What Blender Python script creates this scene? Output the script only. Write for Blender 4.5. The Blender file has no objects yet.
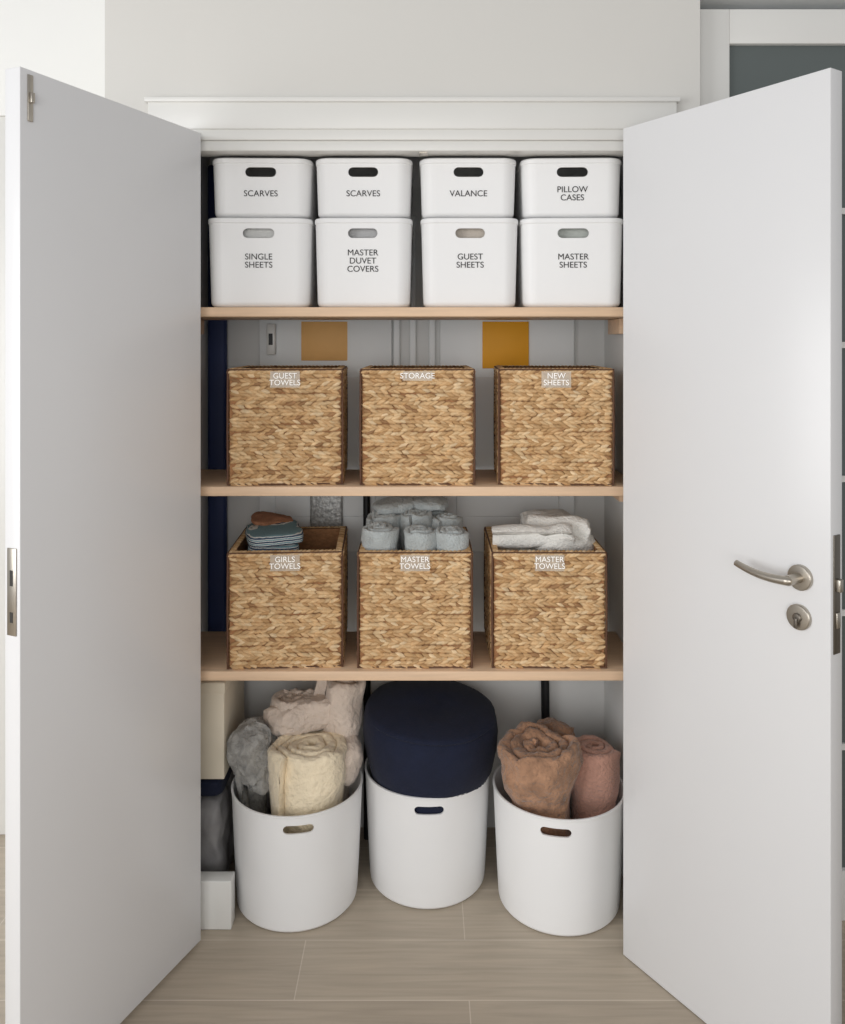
import bpy, bmesh, math, random
from mathutils import Vector, Matrix, noise
random.seed(4)
C = bpy.context.scene.collection
sc = bpy.context.scene
sc.view_settings.view_transform = 'Standard'
sc.view_settings.look = 'None'

def lin(c):
    return tuple(((v/255)/12.92 if v/255 <= .04045 else ((v/255+.055)/1.055)**2.4) for v in c)+(1,)

def M(name, rgb, rough=.5, metal=0, var=0, vscale=8, bump=0, bscale=60, stretch=(1,1,1), attr=False, alpha=1, emit=0, sheen=0, spec=.5, bd=.004):
    m = bpy.data.materials.new(name); m.use_nodes = True
    nt = m.node_tree; N = nt.nodes; L = nt.links
    b = N['Principled BSDF']
    col = lin(rgb)
    b.inputs['Base Color'].default_value = col
    b.inputs['Roughness'].default_value = rough
    b.inputs['Metallic'].default_value = metal
    b.inputs['Specular IOR Level'].default_value = spec
    if alpha < 1: b.inputs['Alpha'].default_value = alpha
    if sheen: b.inputs['Sheen Weight'].default_value = sheen
    if emit:
        b.inputs['Emission Color'].default_value = col
        b.inputs['Emission Strength'].default_value = emit
    tc = N.new('ShaderNodeTexCoord'); mp = N.new('ShaderNodeMapping')
    mp.inputs['Scale'].default_value = stretch
    L.new(tc.outputs['Object'], mp.inputs['Vector'])
    if var or attr:
        no = N.new('ShaderNodeTexNoise'); no.inputs['Scale'].default_value = vscale; no.inputs['Detail'].default_value = 5
        L.new(mp.outputs[0], no.inputs['Vector'])
        mr = N.new('ShaderNodeMapRange'); mr.inputs[1].default_value = .25; mr.inputs[2].default_value = .75
        mr.inputs[3].default_value = 1-var; mr.inputs[4].default_value = 1+var
        L.new(no.outputs['Fac'], mr.inputs[0])
        mx = N.new('ShaderNodeVectorMath'); mx.operation = 'SCALE'
        if attr:
            a = N.new('ShaderNodeAttribute'); a.attribute_name = 'Col'
            L.new(a.outputs['Color'], mx.inputs[0])
        else:
            mx.inputs[0].default_value = col[:3]
        L.new(mr.outputs[0], mx.inputs['Scale'])
        L.new(mx.outputs[0], b.inputs['Base Color'])
    if bump:
        n2 = N.new('ShaderNodeTexNoise'); n2.inputs['Scale'].default_value = bscale; n2.inputs['Detail'].default_value = 4
        L.new(mp.outputs[0], n2.inputs['Vector'])
        bp = N.new('ShaderNodeBump'); bp.inputs['Strength'].default_value = bump; bp.inputs['Distance'].default_value = bd
        L.new(n2.outputs['Fac'], bp.inputs['Height']); L.new(bp.outputs[0], b.inputs['Normal'])
    return m

# ---------------- materials
m_wall = M('wall_paint', (212,210,205), .85, var=.015, vscale=2, bump=.05, bscale=120)
m_wall2 = M('wall_bright', (240,240,237), .8, var=.01, vscale=2)
m_ceil = M('ceiling_paint', (235,235,232), .9, var=.01)
m_trim = M('trim_gloss_white', (222,221,217), .35, var=.01)
m_door = M('door_white_lacquer', (224,224,225), .28, var=.015, vscale=1.5, bump=.015, bscale=20)
m_closet = M('closet_inner_wall', (220,220,218), .8, var=.05, vscale=3)
m_panel = M('cupboard_panel_paint', (238,240,240), .5, var=.03, vscale=3)
m_wood = M('beech_shelf', (226,194,162), .5, var=.10, vscale=6, stretch=(1,14,14))
m_plastic = M('white_plastic', (238,238,238), .42, var=.01, bump=.03, bscale=300)
m_black = M('label_black', (18,18,20), .6, var=.02)
m_txtw = M('label_white', (250,248,245), .6, var=.01, emit=.15)
m_clear = M('label_clear_film', (225,215,200), .3, alpha=.35, var=.01)
m_reed = M('water_hyacinth', (200,160,110), .7, attr=True, var=.18, vscale=60, bump=.35, bscale=150)
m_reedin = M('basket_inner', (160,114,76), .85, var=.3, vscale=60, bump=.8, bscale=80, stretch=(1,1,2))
m_wire = M('basket_frame_bark', (92,60,40), .7, var=.2, vscale=80)
m_steel = M('brushed_nickel', (182,175,164), .33, metal=1, var=.05, vscale=40)
m_steeld = M('dark_steel', (124,118,110), .4, metal=1, var=.05)
m_navy = M('navy_fabric', (14,23,48), .9, var=.15, vscale=30, bump=.4, bscale=250, sheen=.03)
m_navy2 = M('navy_board', (28,44,88), .6, var=.1)
m_cream = M('cream_fleece', (246,230,200), .95, var=.08, vscale=22, bump=.9, bscale=70, sheen=.3, bd=.01)
m_beige = M('beige_fleece', (226,210,196), .95, var=.10, vscale=18, bump=.9, bscale=70, sheen=.3, bd=.01)
m_grey = M('grey_faux_fur', (156,154,150), .95, var=.4, vscale=35, bump=1, bscale=60, sheen=.3, bd=.014)
m_brown = M('brown_fleece', (168,128,100), .95, var=.45, vscale=22, bump=1, bscale=60, sheen=.3, bd=.014)
m_pink = M('rose_knit', (190,144,126), .95, var=.14, vscale=30, bump=1, bscale=140, sheen=.3, bd=.007)
m_towg = M('grey_towel', (184,190,190), .95, var=.12, vscale=40, bump=1, bscale=180, sheen=.3, bd=.006)
m_toww = M('white_towel', (236,234,228), .95, var=.05, vscale=30, bump=1, bscale=180, sheen=.3, bd=.006)
m_orange = M('rust_towel', (150,104,76), .95, var=.3, vscale=30, bump=1, bscale=200)
m_card = M('tan_card', (240,186,114), .6, var=.08)
m_card2 = M('ochre_card', (240,168,30), .6, var=.06)
m_foil = M('speckled_foil', (170,170,168), .4, metal=.3, var=.5, vscale=120, bump=.6, bscale=80)
m_blk = M('black_plastic', (16,16,17), .5, var=.05)
m_cbox = M('cream_cardboard', (230,220,200), .7, var=.04)
m_bag = M('grey_bag', (140,138,138), .5, var=.3, vscale=14, bump=1, bscale=25)
m_hole = M('dark_slot', (60,58,55), .9, var=.02)
m_glass = M('smoked_glass', (92,99,98), .15, var=.02)
m_day = M('daylight_glass', (226,234,242), .2, emit=.9)

def stripes():
    m = M('striped_towel', (225,225,220), .95, bump=1, bscale=240)
    nt = m.node_tree; N=nt.nodes; L=nt.links
    w = N.new('ShaderNodeTexWave'); w.wave_type='BANDS'; w.bands_direction='Z'; w.inputs['Scale'].default_value=30; w.inputs['Distortion'].default_value=1.6
    tc=N.new('ShaderNodeTexCoord'); L.new(tc.outputs['Object'], w.inputs['Vector'])
    r=N.new('ShaderNodeValToRGB'); r.color_ramp.interpolation='CONSTANT'
    e=r.color_ramp.elements; e[0].color=lin((60,76,96)); e[1].position=.35; e[1].color=lin((222,222,216))
    x=e.new(.75); x.color=lin((120,150,158))
    L.new(w.outputs['Fac'], r.inputs[0]); L.new(r.outputs[0], N['Principled BSDF'].inputs['Base Color'])
    return m
m_stripe = stripes()

def floor_mat():
    m = bpy.data.materials.new('wood_look_tile'); m.use_nodes=True
    nt=m.node_tree; N=nt.nodes; L=nt.links; b=N['Principled BSDF']
    tc=N.new('ShaderNodeTexCoord'); mp=N.new('ShaderNodeMapping'); mp.inputs['Location'].default_value=(.294,-.017-1.65,0)
    L.new(tc.outputs['Object'],mp.inputs[0])
    br=N.new('ShaderNodeTexBrick'); br.offset=.666; br.inputs['Scale'].default_value=1
    br.inputs['Brick Width'].default_value=1.2; br.inputs['Row Height'].default_value=.19
    br.inputs['Mortar Size'].default_value=.0014; br.inputs['Mortar Smooth'].default_value=.3
    br.inputs['Color1'].default_value=lin((184,171,153)); br.inputs['Color2'].default_value=lin((174,161,144)); br.inputs['Mortar'].default_value=lin((204,193,178))
    L.new(mp.outputs[0],br.inputs['Vector'])
    m2=N.new('ShaderNodeMapping'); m2.inputs['Scale'].default_value=(1.3,22,1); L.new(tc.outputs['Object'],m2.inputs[0])
    no=N.new('ShaderNodeTexNoise'); no.inputs['Scale'].default_value=3; no.inputs['Detail'].default_value=8; no.inputs['Distortion'].default_value=.6
    L.new(m2.outputs[0],no.inputs['Vector'])
    mr=N.new('ShaderNodeMapRange'); mr.inputs[1].default_value=.3; mr.inputs[2].default_value=.7; mr.inputs[3].default_value=.88; mr.inputs[4].default_value=1.09
    L.new(no.outputs['Fac'],mr.inputs[0])
    s=N.new('ShaderNodeVectorMath'); s.operation='SCALE'; L.new(br.outputs['Color'],s.inputs[0]); L.new(mr.outputs[0],s.inputs['Scale'])
    L.new(s.outputs[0],b.inputs['Base Color']); b.inputs['Roughness'].default_value=.5
    return m
m_floor = floor_mat()

# ---------------- mesh helpers
def link(ob, parent=None):
    C.objects.link(ob)
    if parent: ob.parent = parent
    return ob
def empty(name, loc=(0,0,0), rotz=0):
    e = bpy.data.objects.new(name, None); e.location = loc; e.rotation_euler=(0,0,rotz); e.empty_display_size=.05
    return link(e)
def smooth(me, ang=35):
    bm = bmesh.new(); bm.from_mesh(me)
    for f in bm.faces: f.smooth = True
    for e in bm.edges:
        if len(e.link_faces)==2 and e.calc_face_angle(0) > math.radians(ang): e.smooth=False
    bm.to_mesh(me); bm.free()
def mk(name, vs, fs, mat, parent=None, sm=None, loc=(0,0,0), rot=(0,0,0)):
    me = bpy.data.meshes.new(name); me.from_pydata([tuple(v) for v in vs], [], fs); me.materials.append(mat)
    bm=bmesh.new(); bm.from_mesh(me); bmesh.ops.recalc_face_normals(bm, faces=bm.faces); bm.to_mesh(me); bm.free()
    if sm: smooth(me, sm)
    ob = bpy.data.objects.new(name, me); ob.location=loc; ob.rotation_euler=rot
    return link(ob, parent)
def inst(name, me, parent=None, loc=(0,0,0), rot=(0,0,0)):
    ob = bpy.data.objects.new(name, me); ob.location=loc; ob.rotation_euler=rot
    return link(ob, parent)
def box(name, lo, hi, mat, parent=None, bev=0, seg=2):
    c = [(a+b)/2 for a,b in zip(lo,hi)]
    bm = bmesh.new(); bmesh.ops.create_cube(bm, size=1)
    for v in bm.verts: v.co = Vector([v.co[i]*(hi[i]-lo[i]) for i in range(3)])
    if bev: bmesh.ops.bevel(bm, geom=bm.edges[:], offset=bev, segments=seg, profile=.5, affect='EDGES')
    me = bpy.data.meshes.new(name); bm.to_mesh(me); bm.free(); me.materials.append(mat)
    if bev: smooth(me, 50)
    ob = bpy.data.objects.new(name, me); ob.location = c
    return link(ob, parent)
def rrect(hw, hd, r, z, n=6):
    pts=[]
    for cx,cy,a0 in ((hw-r,hd-r,0),(-hw+r,hd-r,90),(-hw+r,-hd+r,180),(hw-r,-hd+r,270)):
        for i in range(n+1):
            a=math.radians(a0+90*i/n); pts.append((cx+r*math.cos(a),cy+r*math.sin(a),z))
    return pts
def circ(r,z,n=64): return [(r*math.cos(2*math.pi*i/n), r*math.sin(2*math.pi*i/n), z) for i in range(n)]
def loft(rings):
    n=len(rings[0]); vs=[p for r in rings for p in r]; fs=[]
    for k in range(len(rings)-1):
        for i in range(n):
            j=(i+1)%n; fs.append((k*n+i,k*n+j,(k+1)*n+j,(k+1)*n+i))
    fs.append(tuple(range(n))[::-1]); fs.append(tuple((len(rings)-1)*n+i for i in range(n)))
    return vs,fs
def capsule_cutter(w,h,z,y0,y1,x=0):
    pts=[]
    r=h/2; 
    for s,a0 in ((1,-90),(-1,90)):
        for i in range(9):
            a=math.radians(a0+180*i/8); pts.append((x+s*(w/2-r)+r*math.cos(a), z+r*math.sin(a)))
    n=len(pts)
    vs=[(p[0],y0,p[1]) for p in pts]+[(p[0],y1,p[1]) for p in pts]
    fs=[tuple(range(n)),tuple(range(2*n-1,n-1,-1))]+[(i,i+n,(i+1)%n+n,(i+1)%n) for i in range(n)]
    return mk('cutter',vs,fs,m_plastic)
def cut(ob, cutter, name):
    md=ob.modifiers.new('b','BOOLEAN'); md.operation='DIFFERENCE'; md.object=cutter; md.solver='EXACT'
    dg=bpy.context.evaluated_depsgraph_get()
    me=bpy.data.meshes.new_from_object(ob.evaluated_get(dg)); me.name=name
    bpy.data.objects.remove(ob); bpy.data.objects.remove(cutter)
    while len(me.materials)>1: me.materials.pop()
    smooth(me,28); return me
def text(body, size, parent, loc, mat, tilt=0, rz=0, line=.95):
    cu=bpy.data.curves.new('label_text','FONT'); cu.body=body; cu.size=size; cu.align_x='CENTER'; cu.align_y='CENTER'
    cu.space_line=line; cu.extrude=.0002; cu.materials.append(mat)
    ob=bpy.data.objects.new('label_text',cu); ob.location=loc; ob.rotation_euler=(math.radians(90)+tilt,0,rz)
    return link(ob,parent)
def tube(name, pts, r, mat, parent=None, n=10, rs=None):
    vs=[];fs=[]; P=[Vector(p) for p in pts]
    for k,p in enumerate(P):
        t=(P[min(k+1,len(P)-1)]-P[max(k-1,0)]).normalized()
        u=t.cross(Vector((0,0,1))) 
        if u.length<.1: u=t.cross(Vector((1,0,0)))
        u.normalize(); w=t.cross(u); rr=rs[k] if rs else r
        for i in range(n):
            a=2*math.pi*i/n; vs.append(p+u*math.cos(a)*rr+w*math.sin(a)*rr)
    for k in range(len(P)-1):
        for i in range(n):
            j=(i+1)%n; fs.append((k*n+i,k*n+j,(k+1)*n+j,(k+1)*n+i))
    fs.append(tuple(range(n))); fs.append(tuple((len(P)-1)*n+i for i in range(n)))
    return mk(name,vs,fs,mat,parent,sm=50)

# ---------------- room shell
box('floor',(-4,-4.5,-.1),(4,1.2,0),m_floor)
OL,OR,OT = -.582,.532,1.992       # opening
Y0=.036; Y1=.09
box('wall_back_left',(-.808,Y0,0),(OL-.02,Y1,2.7),m_wall)
box('wall_back_right',(OR+.02,Y0,0),(.706,Y1,2.7),m_wall)
box('wall_back_top',(OL-.02,Y0,OT+.02),(OR+.02,Y1,2.7),m_wall)
box('wall_return_left',(-.808,Y1,0),(-.702,.62,2.7),m_wall)
box('wall_return_right',(.61,Y1,0),(.706,.62,2.7),m_wall)
box('wall_alcove_left',(-4,.45,0),(-1.905,.55,2.7),m_wall2)
box('wall_alcove_top',(-1.905,.45,2.2),(-.809,.55,2.7),m_wall2)
box('wall_alcove_right',(-1.26,.45,0),(-.809,.55,2.2),m_wall2)
wn=empty('window_1')
box('glass',(-1.86,.50,.06),(-1.30,.51,2.16),m_day,wn)
for lo,hi in (((-1.9,.46,0),(-1.86,.54,2.2)),((-1.3,.46,0),(-1.26,.54,2.2)),((-1.86,.46,2.16),(-1.3,.54,2.2)),((-1.86,.46,0),(-1.3,.54,.06)),((-1.86,.47,1.0),(-1.3,.53,1.05))):
    box('frame',lo,hi,m_trim,wn,.003)
# closet interior
box('wall_closet_back',(-.70,.50,0),(.61,.56,2.3),m_closet)
box('wall_closet_left',(-.698,Y1+.001,0),(-.662,.50,2.3),m_closet)
box('wall_closet_right',(.565,Y1+.001,0),(.609,.50,2.3),m_closet)
box('ceiling_closet',(-.662,Y1+.001,2.12),(.565,.50,2.16),m_closet)
# casing
tr = empty('trim_door_casing')
YC=.018
def frame_part(n,lo,hi): return box(n,lo,hi,m_trim,tr,.002)
frame_part('head_casing',(-.693,YC,2.045),(.642,Y0,2.12))
frame_part('head_lip',(-.700,YC-.008,2.112),(.649,Y0,2.124))
frame_part('head_step',(-.60,YC+.004,2.018),(.55,Y0,2.046))
frame_part('head_jamb',(-.60,YC+.010,OT),(.55,Y1+.004,2.018))
frame_part('side_casing_l',(-.693,YC,0),(-.60,Y0,2.045))
frame_part('side_casing_r',(.55,YC,0),(.642,Y0,2.045))
frame_part('jamb_l',(-.60,YC+.008,0),(OL,Y1+.0008,2.018))
frame_part('jamb_r',(OR,YC+.008,0),(.55,Y1+.0008,2.018))
box('roller_catch',(-.008,YC+.02,OT-.004),(.012,Y1-.02,OT),m_steel,tr)

# ---------------- closet back cupboard panels and clutter
pn = empty('utility_cupboard')
for a,b in ((-.505,-.095),(.054,.47)):
    box('panel',(a,.484,.86),(b,.4995,1.66),m_panel,pn,.003)
    box('panel_inset',(a+.05,.478,.97),(b-.05,.485,1.40),m_panel,pn,.003)
for x in (-.08,-.03,.03): box('moulding',(x-.01,.486,.6),(x+.01,.4995,1.9),m_panel,pn,.003)
sw=box('cupboard_lock',(-.478,.462,1.47),(-.452,.483,1.565),m_trim,None,.003); 
box('keyhole',(-.471,.4595,1.50),(-.459,.4625,1.535),m_blk,sw)
sw.children[0].location -= sw.location
def card(n,lo,hi,m):
    return box(n,lo,hi,m,None,.001)
card('tan_sticky_card',(-.374,.4785,1.452),(-.232,.4835,1.572),m_card)
card('ochre_sticky_card',(.185,.4785,1.428),(.328,.4835,1.572),m_card2)
SB=.350
Z1,Z2,Z3=1.597,1.136,.662
box('speckled_foil_pouch',(-.345,.462,.88),(-.245,.478,1.11),m_foil,None,.007,3)
tube('black_broom_pole',[(-.168,.445,0),(-.170,.46,.60),(-.172,.468,1.16)],.011,m_blk)
tube('black_mop_pole',[(.38,.46,0),(.375,.465,.56),(.37,.47,.628)],.013,m_blk)
box('folded_ironing_board',(-.655,.44,0),(-.598,.475,2.05),m_navy2,None,.012,3)

# ---------------- shelves
def shelf(z):
    s=box('closet_shelf',(-.661,.055,z-.024),(.564,SB,z),m_wood,None,.0015)
    for x0,x1 in ((-.661,-.636),(.540,.564)):
        b=box('support_cleat',(x0,.20,z-.066),(x1,SB-.01,z-.0245),m_wood,s,.001); b.location-=s.location
    return s
for z in (Z1,Z2,Z3): shelf(z)

# ---------------- doors
def door(nm, hinge, d, L, zb, zt, side):
    ang=math.atan2(d[1],d[0])
    e=empty(nm,(hinge[0],hinge[1],0),ang)
    y0,y1=((0,.04) if side>0 else (-.04,0))
    box('leaf',(0,y0,zb),(L,y1,zt),m_door,e,.0015)
    for z in (.3,1.05,1.8):
        yy=y1 if side>0 else y0
        tube('hinge',[(-.006,yy,z-.045),(-.006,yy,z+.045)],.006,m_steel,e)
    return e
LL=.535
dl=door('door_1',(-.554,0),(-.394,-.919),LL,.012,2.030,-1)
box('flush_bolt_plate',(LL-.028,0,1.93),(LL-.016,.003,2.02),m_steel,dl,.001)
box('flush_bolt_lever',(LL-.026,.003,1.965),(LL-.018,.010,1.985),m_steel,dl,.001)
box('strike_plate',(LL,-.032,.945),(LL+.0025,-.008,1.112),m_steel,dl,.001)
box('strike_hole',(LL+.0022,-.024,1.04),(LL+.003,-.016,1.07),m_hole,dl)
box('strike_hole2',(LL+.0022,-.024,.97),(LL+.003,-.016,.99),m_hole,dl)
LR=.53
dr=door('door_2',(.4927,-.035),(.545,-.838),LR,.002,2.032,1)
box('latch_plate',(LR,.008,.905),(LR+.0025,.030,1.134),m_steeld,dr,.001)
box('latch_bolt',(LR+.002,.013,1.025),(LR+.012,.025,1.05),m_steel,dr,.002)
box('dead_bolt',(LR+.002,.013,.955),(LR+.006,.025,.985),m_steel,dr,.001)
def disc(n,x,z,r,y0,y1,m,par):
    rg=[]
    for rr,y in ((r,y0),(r,y1+.002),(r-.0015,y1+.0005),(r-.004,y1)):
        rg.append([(x+rr*math.cos(2*math.pi*i/40),y,z+rr*math.sin(2*math.pi*i/40)) for i in range(40)])
    vs,fs=loft(rg); return mk(n,vs,fs,m,par,sm=30)
hx,hz=.470,1.041
disc('rose',hx,hz,.025,0,-.010,m_steel,dr)
tube('handle_neck',[(hx,-.008,hz),(hx,-.03,hz),(hx,-.046,hz)],.010,m_steel,dr,16)
pts=[];rs=[]
for i in range(21):
    t=i/20
    pts.append((hx+.008-.125*t,-.044-.005*math.sin(t*math.pi),hz-.004*math.sin(t*math.pi*.9)+.010*t*t))
    rs.append(.0095-.0030*t if t>.04 else .005)
tube('lever',pts,.008,m_steel,dr,16,rs)
disc('escutcheon',hx-.003,.962,.025,0,-.009,m_steel,dr)
disc('lock_cylinder',hx-.003,.962,.009,-.009,-.014,m_steeld,dr)
box('cylinder_tail',(hx-.0065,-.017,.942),(hx+.0005,-.013,.962),m_steeld,dr,.001)

# ---------------- right glazed cabinet
gc=empty('glazed_cabinet')
X0,X1,YA,YB=.722,1.7,.085,.52
for lo,hi,m in (((X0,YA,0),(X0+.078,YA+.04,2.375),m_trim),((X1-.075,YA,0),(X1,YA+.04,2.375),m_trim),
    ((X0+.078,YA,2.285),(X1-.075,YA+.04,2.375),m_trim),((X0+.078,YA,0),(X1-.075,YA+.04,.13),m_trim),
    ((X0,YB-.02,0),(X1,YB,2.375),m_panel),((X0,YA+.04,0),(X0+.02,YB-.02,2.375),m_panel),((X1-.02,YA+.04,0),(X1,YB-.02,2.375),m_panel),
    ((X0+.02,YA+.04,2.355),(X1-.02,YB-.02,2.375),m_panel)):
    box('carcass',lo,hi,m,gc,.002)
box('glass',(X0+.078,YA+.015,.13),(X1-.075,YA+.021,2.285),m_glass,gc)
for z in (.45,.8,1.15,1.5,1.85): box('glazing_bar',(X0+.078,YA+.006,z-.008),(X1-.075,YA+.014,z+.008),m_trim,gc)
box('trim_cabinet_cornice',(.712,.07,2.40),(1.9,.52,2.43),m_panel)
box('wall_right_bulkhead',(.712,.10,2.43),(4,.52,2.7),m_ceil)

# ---------------- white boxes
def mkbox(name,h,wt,wb,dt,db,slotz):
    hw,hb,dd,de=wt/2,wb/2,dt/2,db/2
    def at(z,off=0):
        t=z/h; return (hb+(hw-hb)*t+off, de+(dd-de)*t+off)
    R=[]; q=.016
    R.append(rrect(hb-q-.006,de-q-.006,.02,0)) 
    for k in range(1,6):
        a_=math.pi/2*k/5; z=q*(1-math.cos(a_)); a=at(z,-q*(1-math.sin(a_)))
        R.append(rrect(a[0],a[1],.024+.010*k/5,z))
    a=at(h-.014); R.append(rrect(a[0],a[1],.038,h-.014))
    a=at(h-.012,.002); R.append(rrect(a[0],a[1],.040,h-.012)); a=at(h-.003,.002); R.append(rrect(a[0],a[1],.040,h-.003))
    a=at(h,.0); R.append(rrect(a[0],a[1],.038,h)); a=at(h,-.003); R.append(rrect(a[0],a[1],.035,h))
    a=at(h-.004,-.004); R.append(rrect(a[0],a[1],.034,h-.004))
    a=at(.022,-.004); R.append(rrect(a[0],a[1],.030,.022)); a=at(.006,-.018); R.append(rrect(a[0],a[1],.02,.006))
    vs,fs=loft(R); ob=mk(name,vs,fs,m_plastic)
    return cut(ob,capsule_cutter(.078,.025,slotz,-dt,-dd+.03),name)
LH,UH=.2325,.155
me_low=mkbox('box_low',LH,.258,.246,.34,.325,.193)
me_up=mkbox('box_up',UH,.252,.242,.335,.325,.119)
low=[(-.431,'SINGLE\nSHEETS',.035,1.05),(-.155,'MASTER\nDUVET\nCOVERS',0,.985),(.1235,'GUEST\nSHEETS',0,.985),(.396,'MASTER\nSHEETS',-.03,1.04)]
upp=[(-.425,'SCARVES',.03,1.03),(-.154,'SCARVES',0,1),(.1195,'VALANCE',0,1),(.394,'PILLOW\nCASES',-.03,1.04)]
cols=[(225,225,222),(195,195,195),(206,196,184),(188,192,186)]
for i,(x,t,r,s) in enumerate(low):
    e=empty('white_storage_box',(x,.245,Z1),r)
    b=inst('tub',me_low,e); b.scale=(s,1,1); w=b.modifiers.new('w','WEIGHTED_NORMAL'); w.keep_sharp=True
    tz=.121; fy=-(.1625+.0075*tz/LH)-.0012
    text(t,.0222,e,(0,fy,tz),m_black,math.atan(.0075/LH))
    mc=M('folded_linen_%d'%i,cols[i],.9,var=.08,bump=.6,bscale=100)
    for k in range(5):
        box('folded_sheet',(-.10,-.143+.003*random.random(),.012+k*.041),(.10,.14,.012+k*.041+.038),mc,e,.012,3)
for x,t,r,s in upp:
    e=empty('white_storage_box',(x,.245,Z1+LH+.0005),r)
    b=inst('tub',me_up,e); b.scale=(s,1,1); w=b.modifiers.new('w','WEIGHTED_NORMAL'); w.keep_sharp=True
    tz=.063; fy=-(.1625+.005*tz/UH)-.0012
    text(t,.0222,e,(0,fy,tz),m_black,math.atan(.005/UH))
    for k in range(2):
        box('folded_scarf',(-.1,-.12,.012+k*.036),(.1,.13,.045+k*.036),m_navy if k else m_grey,e,.012,3)

# ---------------- woven baskets
def basket_mesh(W,D,H,seed):
    rnd=random.Random(seed)
    vs=[];fs=[];cols=[]
    tones=[(216,180,134),(206,168,122),(222,190,146),(196,157,110),(186,146,100),(228,200,160),(162,122,82)]
    wts=[6,6,5,4,2,1.5,.8]
    def leaf(o,u,v,n,cx,cy,ang,L,Wd,T,base=0):
        col=lin(rnd.choices(tones,wts)[0]); k=rnd.uniform(.9,1.08)
        b=len(vs); ca,sa=math.cos(ang),math.sin(ang)
        S=5
        for i in range(S):
            s=-1+2*i/(S-1); pr=(1-abs(s)**2.2)**.5 if abs(s)<1 else .12
            for j in range(5):
                q=-1+j/2
                lx=s*L/2; ly=q*Wd/2*max(pr,.15)
                h=base+T*(1-q*q)*max(pr,.1)*(1-.15*s)+ (.0015*(s+1))
                x=cx+lx*ca-ly*sa; y=cy+lx*sa+ly*ca
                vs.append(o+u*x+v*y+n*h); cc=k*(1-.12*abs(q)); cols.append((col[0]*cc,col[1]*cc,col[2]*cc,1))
        for i in range(S-1):
            for j in range(4):
                a=b+i*5+j; fs.append((a,a+1,a+6,a+5))
    rows=15; rh=H/rows
    faces=[(Vector((-W/2,-D/2,0)),Vector((1,0,0)),Vector((0,-1,0)),W),(Vector((W/2,-D/2,0)),Vector((0,1,0)),Vector((1,0,0)),D),
           (Vector((W/2,D/2,0)),Vector((-1,0,0)),Vector((0,1,0)),W),(Vector((-W/2,D/2,0)),Vector((0,-1,0)),Vector((-1,0,0)),D)]
    Z=Vector((0,0,1))
    for o,u,n,wid in faces:
        for r in range(rows):
            pitch=.016; x=rnd.uniform(0,.012)+.003; sg=1 if r%2 else -1
            ph=rnd.uniform(0,6)
            while x<wid-.004:
                y=(r+.5)*rh+.0018*math.sin(ph+x*22)
                for hlf in (1,-1):
                    a=hlf*sg*rnd.uniform(.12,.45)
                    cx=min(max(x+(.008 if hlf>0 else 0)+rnd.uniform(-.003,.003),.011),wid-.011)
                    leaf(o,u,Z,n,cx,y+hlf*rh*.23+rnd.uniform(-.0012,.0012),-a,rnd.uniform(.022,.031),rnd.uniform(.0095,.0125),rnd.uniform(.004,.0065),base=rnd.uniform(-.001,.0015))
                x+=pitch*rnd.uniform(.85,1.15)
        x=.004
        while x<wid-.004:
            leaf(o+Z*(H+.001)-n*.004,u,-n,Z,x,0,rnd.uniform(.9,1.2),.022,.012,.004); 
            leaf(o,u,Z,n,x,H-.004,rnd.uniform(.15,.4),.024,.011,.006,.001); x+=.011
    def shell(hw,hd,z0,z1,c):
        b=len(vs)
        for z in (z0,z1):
            for sx,sy in ((-1,-1),(1,-1),(1,1),(-1,1)): vs.append(Vector((sx*hw,sy*hd,z))); cols.append(c)
        return b
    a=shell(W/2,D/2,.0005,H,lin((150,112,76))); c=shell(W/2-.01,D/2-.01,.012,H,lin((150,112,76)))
    nf=len(fs)
    for i in range(4):
        j=(i+1)%4; fs.append((a+i,a+j,a+4+j,a+4+i)); fs.append((c+i,c+j,c+4+j,c+4+i)); fs.append((a+4+i,a+4+j,c+4+j,c+4+i))
    fs.append((a,a+1,a+2,a+3)); fs.append((c,c+1,c+2,c+3))
    me=bpy.data.meshes.new('basket_weave'); me.from_pydata([tuple(v) for v in vs],[],fs)
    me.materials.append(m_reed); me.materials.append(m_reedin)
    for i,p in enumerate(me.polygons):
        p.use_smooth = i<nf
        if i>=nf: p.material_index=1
    at=me.color_attributes.new('Col','FLOAT_COLOR','POINT')
    for i,cc in enumerate(cols): at.data[i].color=cc
    return me
BW,BD,BH=.286,.285,.298
bm_=[basket_mesh(BW,BD,BH,s) for s in (1,2,3)]
def basket(x,z,rz,label,k,lean=0):
    e=empty('woven_basket',(x,.07+BD/2+.008,z),rz)
    inst('weave',bm_[k%3],e)
    hw,hd=BW/2+.004,BD/2+.004
    for sx in (-1,1):
        for s2 in (-1,1):
            tube('corner_frame',[(sx*hw,s2*hd,.002),(sx*(hw+.001),s2*hd,BH*.5),(sx*hw,s2*hd,BH)],.0028,m_wire,e,8)
    for zz in (.004,BH+.002):
        tube('frame_rail',[(-hw,-hd,zz),(0,-hd-.001,zz),(hw,-hd,zz)],.0020,m_wire,e,8)
        tube('frame_rail',[(-hw,hd,zz),(hw,hd,zz)],.0024,m_wire,e,8)
        tube('frame_rail',[(-hw,-hd,zz),(-hw,hd,zz)],.0024,m_wire,e,8)
        tube('frame_rail',[(hw,-hd,zz),(hw,hd,zz)],.0024,m_wire,e,8)
    n=label.count('\n')+1
    hgt=.018*n+.004
    fy=-(BD/2+.0105)
    box('label_film',(-.038,fy,BH-.004-hgt),(.038,fy+.0008,BH-.002),m_clear,e)
    text(label,.0205,e,(0,fy-.0008,BH-.003-hgt/2),m_txtw,0,0,.85)
    return e
def bx(px): return (px-422.5)/820*2.13
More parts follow.
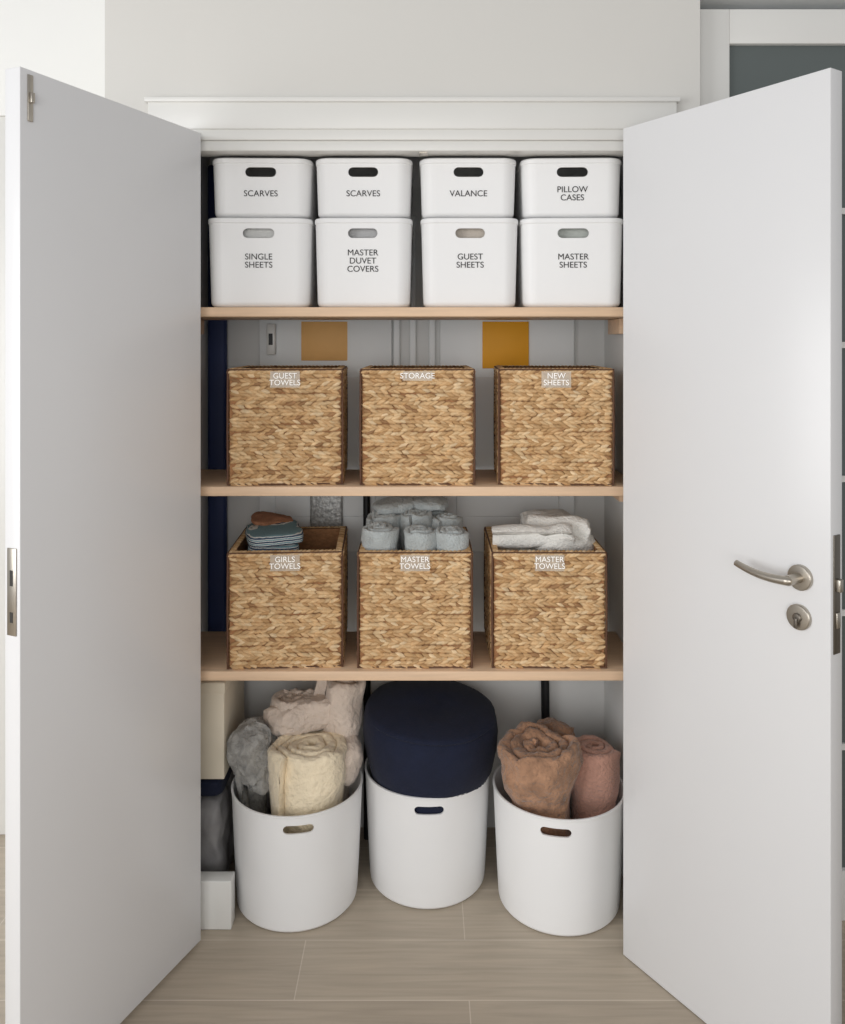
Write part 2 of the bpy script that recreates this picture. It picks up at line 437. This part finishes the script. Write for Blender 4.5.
r2=[basket(bx(282.5),Z2,.055,'GUEST\nTOWELS',0),basket(bx(417.5),Z2,0,'STORAGE',1),basket(bx(558.5),Z2,-.05,'NEW\nSHEETS',2)]
r3=[basket(bx(282.5),Z3,.055,'GIRLS\nTOWELS',1),basket(bx(415),Z3,0,'MASTER\nTOWELS',2),basket(bx(549.5),Z3,-.01,'MASTER\nTOWELS',0)]

# ---------------- fabric helpers
def roll(name,R,H,t,loc,rot,mat,amp=.004,seed=0,parent=None,fq=18,tele=.0,ov=1.0,flare=0,zf=.3,sq=1.0):
    r0=t*.35; turns=(R-t/2-r0)/(t*ov); N=int(turns*34)
    levels=[0,.15,.3,.45,.55,.64,.72,.8,.87,.92]
    prof=[(.5*t,H*l) for l in levels]+[(.5*t,H-.45*t),(.42*t,H-.2*t),(.24*t,H-.05*t),(0,H),(-.24*t,H-.05*t),(-.42*t,H-.2*t),(-.5*t,H-.45*t)]+[(-.5*t,H*l) for l in reversed(levels)]
    n=len(prof); vs=[];fs=[]
    for i in range(N+1):
        th=i/34*2*math.pi; r=r0+t*ov*i/34
        for q,z in prof:
            k=max(0,min(1,(z-zf*H)/(H*(1-zf)))); rr=(r+q)*(1+flare*math.sin(k*math.pi*.6))
            p=Vector((rr*math.cos(th+seed),sq*rr*math.sin(th+seed),z+tele*(1-(i/N)**2)*(z/H)))
            am=amp*(.3+.7*min(1,z/(H*.7)))
            nn=noise.noise_vector(p*fq+Vector((seed*7,0,0)))*am+noise.noise_vector(p*fq*3.5+Vector((seed*3,1,0)))*am*.4+noise.noise_vector(p*fq*8+Vector((seed*3,1,0)))*am*.22
            vs.append(p+nn)
    for i in range(N):
        for j in range(n-1):
            a=i*n+j; fs.append((a,a+1,a+n+1,a+n))
    fs.append(tuple(range(n))); fs.append(tuple(N*n+j for j in range(n)))
    return mk(name,vs,fs,mat,parent,sm=80,loc=loc,rot=rot)
def slab(name,dx,dy,dz,loc,rot,mat,amp=.004,seed=0,parent=None,fq=16,e=.45,n=18,hf=.3):
    bm=bmesh.new(); bmesh.ops.create_cube(bm,size=2); bmesh.ops.subdivide_edges(bm,edges=bm.edges[:],cuts=n,use_grid_fill=True)
    for v in bm.verts:
        d=v.co.copy(); p=6 if e<.5 else 3
        l=(abs(d.x)**p+abs(d.y)**p+abs(d.z)**p)**(1/p); q=d/l
        q=Vector((q.x*dx/2,q.y*dy/2,q.z*dz/2))
        q+=noise.noise_vector(q*fq+Vector((seed*5.1,0,2)))*amp+noise.noise_vector(q*fq*4+Vector((seed,0,2)))*amp*hf
        v.co=q
    me=bpy.data.meshes.new(name); bm.to_mesh(me); bm.free(); me.materials.append(mat); smooth(me,80)
    ob=bpy.data.objects.new(name,me); ob.location=loc; ob.rotation_euler=rot; return link(ob,parent)

# towels in baskets
g=empty('grey_towel_pile',(bx(415),.222,Z3))
k=0
for (x,y,h,R) in ((-.088,-.080,.354,.048),(.004,-.082,.350,.047),(.090,-.081,.348,.046),(-.080,.02,.366,.049),(.010,.02,.372,.048),(.086,.02,.362,.046),(-.05,.095,.37,.042),(.05,.095,.366,.042)):
    k+=1; roll('rolled_towel',R-.003,h-.02,.0125,(x,y,.016),(random.uniform(-.03,.03)+.03,random.uniform(-.03,.03)+(x*.4),0),m_towg,.007,k,g,fq=26,tele=.010,ov=.95,flare=.16,zf=.78)
slab('folded_towel',.12,.10,.034,(-.060,.05,.385),(.1,-.12,.3),m_towg,.007,3,g,e=1)
slab('folded_towel',.10,.09,.030,(.04,.06,.388),(.1,.1,-.2),m_towg,.007,5,g,e=1)
w=empty('white_towel_pile',(bx(549),.222,Z3))
slab('folded_towel',.25,.24,.26,(0,0,.15),(0,0,0),m_toww,.008,3,w)
roll('rolled_towel',.036,.215,.0165,(-.140,-.062,.318),(0,math.radians(88),math.radians(-6)),m_toww,.010,2,w,fq=20)
roll('rolled_towel',.042,.165,.018,(-.035,-.005,.342),(0,math.radians(90),math.radians(-16)),m_toww,.010,5,w,fq=20)
slab('folded_towel',.17,.14,.06,(.055,-.03,.306),(.1,.08,.4),m_toww,.012,6,w,e=1)
slab('folded_towel',.17,.11,.06,(.035,.07,.330),(.1,.05,.2),m_toww,.012,7,w,e=1)
s=empty('striped_towel_pile',(bx(284)-.037,.2,Z3))
for i in range(10):
    slab('folded_towel',.145-.004*(i%3),.19,.036,(-.014+.003*(i%2),0,.03+i*.0325),(.02*(i%2),.03*(i%3-1),.03*i),m_stripe,.006,i,s,n=12)
slab('folded_towel',.115,.09,.020,(-.030,.07,.346),(.1,.1,.3),m_orange,.008,22,s,e=1)

# ---------------- bins
def binmesh():
    Rt,Rb,H=.177,.163,.308
    rg=[circ(Rb-.014,0),circ(Rb-.006,.002),circ(Rb-.001,.008),circ(Rb,.015)]
    for t in (.3,.6,.85): rg.append(circ(Rb+(Rt-Rb)*t,H*t))
    rg+=[circ(Rt-.0004,H-.006),circ(Rt+.0015,H-.004),circ(Rt+.0015,H-.001),circ(Rt,H),circ(Rt-.004,H),circ(Rt-.005,H-.004)]
    for t in (.85,.6,.3): rg.append(circ(Rb+(Rt-Rb)*t-.005,H*t))
    rg+=[circ(Rb-.005,.014),circ(Rb-.014,.006)]
    vs,fs=loft(rg); ob=mk('bin_shell',vs,fs,m_plastic)
    return cut(ob,capsule_cutter(.078,.022,.273,-.25,-.1),'bin_shell')
me_bin=binmesh()
BP=[(-.342,.198,.16),(.014,.284,0.02),(.370,.184,-.20)]
for x,y,r in BP:
    e=empty('white_laundry_bin',(x,y,0),r); inst('bin_shell',me_bin,e)
# left bin contents
roll('cream_rolled_blanket',.105,.385,.026,(-.308,.157,.035),(-.02,.02,0),m_cream,.015,2.2,None,fq=10,tele=.004,flare=.14,zf=.6,ov=.96)
bb=empty('beige_folded_blanket',(0,0,0))
roll('fold_a',.054,.485,.020,(-.375,.285,.02),(0,.0,0),m_beige,.016,1,bb,fq=11,flare=.2,zf=.5)
roll('fold_b',.060,.525,.022,(-.272,.285,.02),(0,.08,0),m_beige,.018,4,bb,fq=11,flare=.35,zf=.5)
slab('fold_c',.20,.12,.085,(-.340,.27,.458),(0,-.2,.1),m_beige,.018,9,bb,e=1)
slab('fold_d',.09,.13,.12,(-.220,.235,.35),(0,.2,.1),m_beige,.014,12,bb,e=1)
gf=empty('grey_fur_throw',(0,0,0))
roll('rolled_fur',.042,.40,.020,(-.448,.200,.02),(-.03,-.06,0),m_grey,.020,3,gf,fq=14,flare=.3,zf=.6)
slab('fur_fold',.115,.14,.17,(-.460,.205,.375),(0,-.1,0),m_grey,.028,5,gf,fq=14,e=1,hf=.5)
# right bin contents
roll('brown_fleece_blanket',.090,.385,.025,(.324,.156,.05),(.02,-.05,0),m_brown,.022,1.1,None,fq=12,tele=.004,flare=.30,zf=.6,sq=.94,ov=.95)
roll('rose_knit_blanket',.062,.375,.018,(.458,.190,.03),(-.02,.03,0),m_pink,.009,2,None,fq=12,flare=.28,zf=.5)
slab('brown_fleece_fold',.16,.13,.11,(.36,.262,.365),(.2,.1,.2),m_brown,.024,8,None,e=1)
# pouf
x,y,_=BP[1]
prof=[(.10,.02),(.148,.03),(.152,.1),(.160,.25),(.168,.30),(.178,.33),(.187,.38),(.190,.42),(.188,.448),(.181,.460),(.185,.465),(.182,.471),(.172,.475),(.13,.486),(.08,.492),(.03,.495)]
rg=[]
for r,z in prof:
    ring=[]
    for i in range(72):
        a=2*math.pi*i/72; q=Vector((math.cos(a),math.sin(a),z*3))
        rr=r*(1+.03*noise.noise(q*2.2)*(1 if z>.3 else .2)); ring.append((rr*math.cos(a),rr*math.sin(a),z+(.010*-math.cos(a)+.012*math.sin(a))*(1 if z>.3 else 0)))
    rg.append(ring)
vs,fs=loft(rg); pf=mk('navy_pouf',vs,fs,m_navy,None,sm=60,loc=(x+.008,y-.004,0))
# lower-left clutter
box('white_skirting_block',(-.655,.052,0),(-.490,.094,.125),m_trim,None,.003)
slab('grey_plastic_bag',.118,.26,.275,(-.598,.27,.139),(0,0,0),m_bag,.012,3,None)
slab('navy_folded_cloth',.118,.24,.050,(-.598,.27,.306),(0,0,0),m_navy,.003,3,None)
cb=box('cream_cardboard_box',(-.655,.15,.334),(-.532,.40,.595),m_cbox,None,.003)
lid=box('lid_flap',(-.657,.148,.565),(-.530,.402,.594),m_cbox,cb,.002); lid.location-=cb.location

# ---------------- lights
def area(n,loc,tgt,sx,sy,p,col=(1,1,1)):
    l=bpy.data.lights.new(n,'AREA'); l.shape='RECTANGLE'; l.size=sx; l.size_y=sy; l.energy=p; l.color=col
    o=bpy.data.objects.new(n,l); o.location=loc; o.rotation_euler=(Vector(tgt)-Vector(loc)).to_track_quat('-Z','Y').to_euler(); return link(o)
area('window_light',(-2.8,-2.4,1.6),(.1,0,1.1),1.8,2.0,58,(.98,.99,1))
area('room_light',(-.3,-4.2,1.5),(0,0,1.1),2.6,2.0,54,(1,.988,.97))
wd=bpy.data.worlds.new('room_ambient'); sc.world=wd; wd.use_nodes=True
wd.node_tree.nodes['Background'].inputs[0].default_value=(.98,.985,1,1); wd.node_tree.nodes['Background'].inputs[1].default_value=.46

# ---------------- camera
cam=bpy.data.cameras.new('camera'); co=bpy.data.objects.new('camera',cam); link(co)
co.location=(0,-2.05,1.5); co.rotation_euler=(math.radians(90),0,0)
cam.sensor_width=36; cam.sensor_fit='AUTO'; cam.lens=36*820/1024; cam.shift_y=-167/1024; cam.clip_start=.05
sc.camera=co
